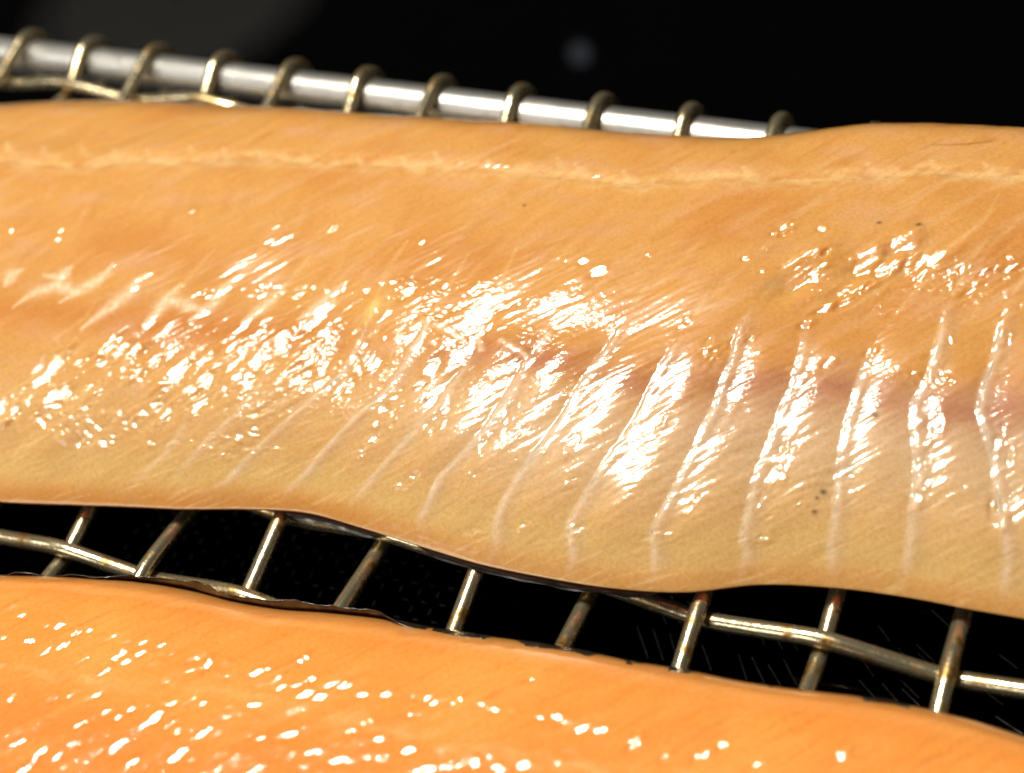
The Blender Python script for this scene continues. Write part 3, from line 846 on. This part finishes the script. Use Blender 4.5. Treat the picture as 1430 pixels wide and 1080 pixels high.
    for s in CREASES:
        m = near_line(a, b, s, .2)
        dd, pp = poly_dist(a[m], b[m], s)
        c[m] = mix(c[m], (.30, .12, .03), .6 * np.sin(np.pi * pp) * np.exp(-(dd / .016) ** 2))
    c = mix(c, (.52, .20, .03), (1 - sstep(d0, .02, .26)) * (.75 - .25 * bel_r))  # near rim: shading of the cut edge put into the pigment, darker orange
    # fine pale fibre strokes
    c = mix(c, (.76, .50, .24), sstep(fibre_noise(a, b + .06 * gnoise(a / .6, b / .4, 69), 24, .45, .030, 59), .12, .6) * bel * .5)
    c = mix(c, (.50, .31, .13), sstep(fibre_noise(a, b, 26, .6, .036, 60), .15, .5) * bel * .35)
    return np.clip(c, 0.01, .95)


def wet2(F, a, b):
    d1 = F.b1(a) - b
    n = gnoise(a / .5, b / .4, 81)
    return np.clip((.25 + .75 * sstep(d1, .45, 1.9)) * (1 + .8 * n), .08, 1)


def detail2(F, a, b, W, full=True):
    d0, d1 = b - F.b0(a), F.b1(a) - b
    edge = sstep(d0, .02, .3) * sstep(d1, .02, .4)
    z = .030 * gnoise(a / .9, b / .7, 83) + .012 * fibre_noise(a, b, 45, .8, .25, 84)
    n = gnoise(a / .17, b / .13, 85)
    z = z + .9 * W * (.012 * np.maximum(fibre_noise(a, b, 50, .20, .10, 86) - .12, 0) + .008 * n + .0035 * gnoise(a / .08, b / .06, 87))
    if full:
        z = z + facets(a, b, TILTS2)[0]
    z = z + .0035 * fibre_noise(a, b, 36, .6, .09, 88)
    # seam
    return z * edge


def pigment2(F, a, b):
    d1 = F.b1(a) - b
    n_lo = gnoise(a / 1.1, b / .7, 91)
    c = np.zeros(a.shape + (3,)) + np.array((.82, .305, .062))
    c = mix(c, (.84, .37, .085), sstep(n_lo, -.1, .5) * .6)
    c = mix(c, (.83, .235, .048), sstep(d1, .8, 2.0) * .75)
    c = mix(c, (.80, .36, .10), sstep(fibre_noise(a, b, 40, .8, .14, 92), .1, .45) * .4)
    c = mix(c, (.62, .19, .03), sstep(fibre_noise(a, b, 46, .6, .05, 93), .16, .45) * .38 * (1 - sstep(d1, .6, 1.2)))
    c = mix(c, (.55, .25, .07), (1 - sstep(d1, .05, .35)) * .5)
    s = np.stack([np.linspace(-6, 6, 40), 1.05 + .05 * np.sin(np.linspace(0, 19, 40))], 1)
    sd, _ = poly_dist(a, b, s)
    ns = gnoise(a / .25, b / .1, 94)
    c = mix(c, (.86, .50, .20), np.clip(np.exp(-(sd / .06) ** 2) * (.25 + .8 * ns), 0, 1) * .7)
    return np.clip(c, .01, .95)


def fillet_mesh(F, name, mat, parent, avals, nrow, detail, wet, pigment):
    """closed body: top grid, edge, underside"""
    th = np.linspace(0, np.pi / 2, 14)[:-1]
    A = avals
    b0, b1 = F.b0(A), F.b1(A)
    wdt = np.maximum(b1 - b0, 1e-3)
    k = np.minimum(1, wdt / 3.0)
    r0, r1 = F.r0 * k, F.r1 * k
    near = r0[:, None] * (1 - np.cos(th))[None, :]
    far = (wdt[:, None] - r1[:, None] * (1 - np.cos(th))[None, ::-1])
    t = np.linspace(0, 1, nrow)
    mid = r0[:, None] + (wdt - r0 - r1)[:, None] * t[None, :]
    D = np.concatenate([near, mid, far], 1)
    Bm = b0[:, None] + D
    Am = np.broadcast_to(A[:, None], Bm.shape).copy()
    # rows step half back over the slanting ribs: keep it a plain grid
    W = wet(F, Am, Bm)
    Z = F.macro(Am, Bm) + detail(F, Am, Bm, W)
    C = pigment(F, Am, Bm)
    n, m = Bm.shape
    top = np.stack([Am, Bm, Z], -1).reshape(-1, 3)
    # underside, coarse across
    ub = np.linspace(0, 1, 26)[1:-1]
    ub = .5 - .5 * np.cos(np.pi * ub)
    Bu = b0[:, None] + wdt[:, None] * ub[None, :]
    Au = np.broadcast_to(A[:, None], Bu.shape)
    x0, x1 = np.clip((Bu - b0[:, None]) / F.r0, 0, 1), np.clip((b1[:, None] - Bu) / F.r0, 0, 1)
    e = np.sqrt(np.clip(1 - (1 - x0) ** 2, 0, 1)) * np.sqrt(np.clip(1 - (1 - x1) ** 2, 0, 1)) * F.taper(A)[:, None]
    Zu = F.zm - (F.zm - F.zb - .012) * e
    und = np.stack([Au, Bu, Zu], -1).reshape(-1, 3)
    V = np.concatenate([top, und])
    f1 = grid_faces(n, m)
    ku = Bu.shape[1]
    base = n * m
    idx = np.concatenate([np.arange(n)[:, None] * m, base + np.arange(n)[:, None] * ku + np.arange(ku)[None], np.arange(n)[:, None] * m + m - 1], 1)
    q = idx.shape[1]
    f2 = np.stack([idx[:-1, :-1], idx[:-1, 1:], idx[1:, 1:], idx[1:, :-1]], -1).reshape(-1, 4)
    o = link(name, V, np.concatenate([f1, f2]), mat, parent)
    me = o.data
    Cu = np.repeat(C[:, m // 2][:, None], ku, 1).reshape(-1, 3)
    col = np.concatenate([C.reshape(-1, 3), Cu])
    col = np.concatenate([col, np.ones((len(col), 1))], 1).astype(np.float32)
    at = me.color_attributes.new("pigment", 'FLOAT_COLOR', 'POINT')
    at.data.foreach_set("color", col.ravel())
    wv = np.concatenate([W.ravel(), np.full(n * ku, .1)]).astype(np.float32)
    aw = me.attributes.new("wet", 'FLOAT', 'POINT')
    aw.data.foreach_set("value", wv)
    return o


def skin_mesh(F, parent, dn, df, lift, far_lip=False):
    """the dark skin under the flesh, showing as a thin film past its edges"""
    A = np.linspace(F.ends[0] + .02, F.ends[1] - .02, 700)
    b0 = F.b0(A) - dn(A) * F.taper(A)
    b1 = F.b1(A) + df(A) * F.taper(A)
    s = np.concatenate([np.linspace(0, .06, 9), np.linspace(.06, .94, 14)[1:-1], np.linspace(.94, 1, 9)])
    Bm = b0[:, None] + (b1 - b0)[:, None] * s[None]
    Am = np.broadcast_to(A[:, None], Bm.shape)
    x = np.minimum(s, 1 - s) / .03
    thick = .022 * np.sqrt(np.clip(1 - (1 - np.clip(x, 0, 1)) ** 2, 0, 1))
    w = np.exp(-(np.minimum(s, 1 - s) / .03) ** 2)[None]
    zc = F.zb + .005 + w * (lift(Am) + .012 * gnoise(Am / .12, Bm / .2, 33) + .02 * gnoise(Am / .4, Bm / .4, 34))
    top, bot = zc + thick[None], zc - thick[None]
    n, m = Bm.shape
    V = np.concatenate([np.stack([Am, Bm, top], -1).reshape(-1, 3), np.stack([Am, Bm, bot], -1).reshape(-1, 3)])
    f = grid_faces(n, m)
    Fc = [f, f[:, ::-1] + n * m]
    if far_lip:
        # the skin climbs the far flank and curls away from the flesh at its top, more in some places than others
        A = np.linspace(F.ends[0] + 1.2, F.ends[1] - 1.2, 900)
        out = .012 - .035 * sstep(A, -.8, .3) + .06 * box(A, -3.0, -.7, .35) + .07 * np.clip(gnoise(A / .42, 0 * A, 32) + .12, 0, 1) + .006 * gnoise(A / .09, 0 * A, 35)
        topz = .47 + .04 * gnoise(A / .3, 0 * A, 36)
        e = F.b1(A)
        s = np.linspace(0, 1, 12)
        b = e[:, None] + .03 - .16 * s[None] ** 1.5 + out[:, None] * s[None] ** 3 * 1.25
        z = F.zb + .02 + (topz - F.zb)[:, None] * s[None]
        a = np.broadcast_to(A[:, None], b.shape)
        wob = .012 * gnoise(a / .07, z / .1, 37) * s[None] ** 2
        p = np.stack([a, b + wob, z], -1)
        p2 = np.stack([a, b + wob + .016 * (1 - .8 * s[None] ** 4), z + .006], -1)
        n2, m2 = b.shape
        f2_ = grid_faces(n2, m2)
        o = len(V)
        V = np.concatenate([V, p.reshape(-1, 3), p2.reshape(-1, 3)])
        rim = np.stack([np.arange(n2 - 1) * m2 + m2 - 1, np.arange(1, n2) * m2 + m2 - 1, np.arange(1, n2) * m2 + m2 - 1 + n2 * m2, np.arange(n2 - 1) * m2 + m2 - 1 + n2 * m2], 1)
        Fc += [f2_[:, ::-1] + o, f2_ + o + n2 * m2, rim + o]
    return link("skin", V, np.concatenate(Fc), M_SKIN, parent)


def make_fillet(F, loc_name, label):
    e = empty(loc_name, (F.o[0], F.o[1], 0), F.angle)
    e["label"], e["category"], e["group"] = label, "fish fillet", "fish fillets on the wire rack"
    return e


# --- the whole fillet across the middle
F1 = Fillet(**FISH1)
TILTS1 = tilt_list(F1, scatter_zones(), GLINT1, 3, .07, -.03)
f1 = make_fillet(F1, "fish_fillet", "pale orange fish fillet with a row of white ribs, across the rack's middle")
av = np.concatenate([np.linspace(-9.2, -7.6, 40)[:-1], np.linspace(-7.6, 5.45, 1060), np.linspace(5.45, 7.6, 60)[1:]])
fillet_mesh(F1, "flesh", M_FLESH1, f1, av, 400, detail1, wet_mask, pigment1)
skin_mesh(F1, f1, lambda a: -.06 + .09 * box(a, -1.7, -.75, .15) + .10 * box(a, -.3, 1.75, .2) * (.75 + .5 * gnoise(a / .4, 0 * a, 31)), lambda a: .0 * a + .005, lambda A: 0 * A)


def rib_part(k):
    """a slender strip of rib membrane lying on the crest"""
    q = np.array(RIBS[k])
    L = np.concatenate([[0], np.cumsum(np.linalg.norm(np.diff(q, axis=0), axis=1))])
    t = np.linspace(.03, .97, 46)
    P = np.stack([smooth_interp(t * L[-1], L, q[:, 0]), smooth_interp(t * L[-1], L, q[:, 1])], 1)
    T = np.gradient(P, axis=0)
    T /= np.linalg.norm(T, axis=1)[:, None]
    N = np.stack([-T[:, 1], T[:, 0]], 1)
    x = np.linspace(-1, 1, 7)
    env = np.sqrt(np.clip(np.sin(np.pi * t), 0, 1)) * (.75 + .5 * gnoise(t * 9, 0 * t + k, 41))
    w = (.009 + .007 * RIB_GAIN[k]) * env
    G = P[:, None] + N[:, None] * (w[:, None] * x[None])[..., None]
    a, b = G[..., 0], G[..., 1]
    z = F1.macro(a, b) + detail1(F1, a, b, wet_mask(F1, a, b), False)
    z = z + (.006 * RIB_GAIN[k] * env[:, None]) * (1 - x[None] ** 2) - .004 + .003 * gnoise(a / .05, b / .05, 43)
    top = np.stack([a, b, z], -1).reshape(-1, 3)
    bot = np.stack([a, b, z - .012], -1).reshape(-1, 3)
    f = grid_faces(46, 7)
    link("rib", np.concatenate([top, bot]), np.concatenate([f[:, ::-1], f + 46 * 7]), M_RIB, f1)


for k in range(3, len(RIBS)):
    rib_part(k)

# --- the nearer fillet, mostly below the frame
F2 = Fillet(**FISH2)
g2 = np.random.RandomState(21)
TILTS2 = tilt_list(F2, [(p, q, .045 + .05 * g2.uniform(), .028 + .02 * g2.uniform(), 45 + g2.normal(0, 18)) for p, q in GLINTS2], GLINT2, 4, .05)
f2 = make_fillet(F2, "fish_fillet.001", "bright orange fish fillet in the foreground, its dark skin showing along the far edge")
av = np.concatenate([np.linspace(-8.5, -5.2, 60)[:-1], np.linspace(-5.2, 5.2, 520), np.linspace(5.2, 7.5, 50)[1:]])
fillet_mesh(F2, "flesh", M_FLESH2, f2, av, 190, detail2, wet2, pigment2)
skin_mesh(F2, f2, lambda a: 0 * a + .01, lambda a: 0 * a + .02, lambda A: 0 * A, far_lip=True)
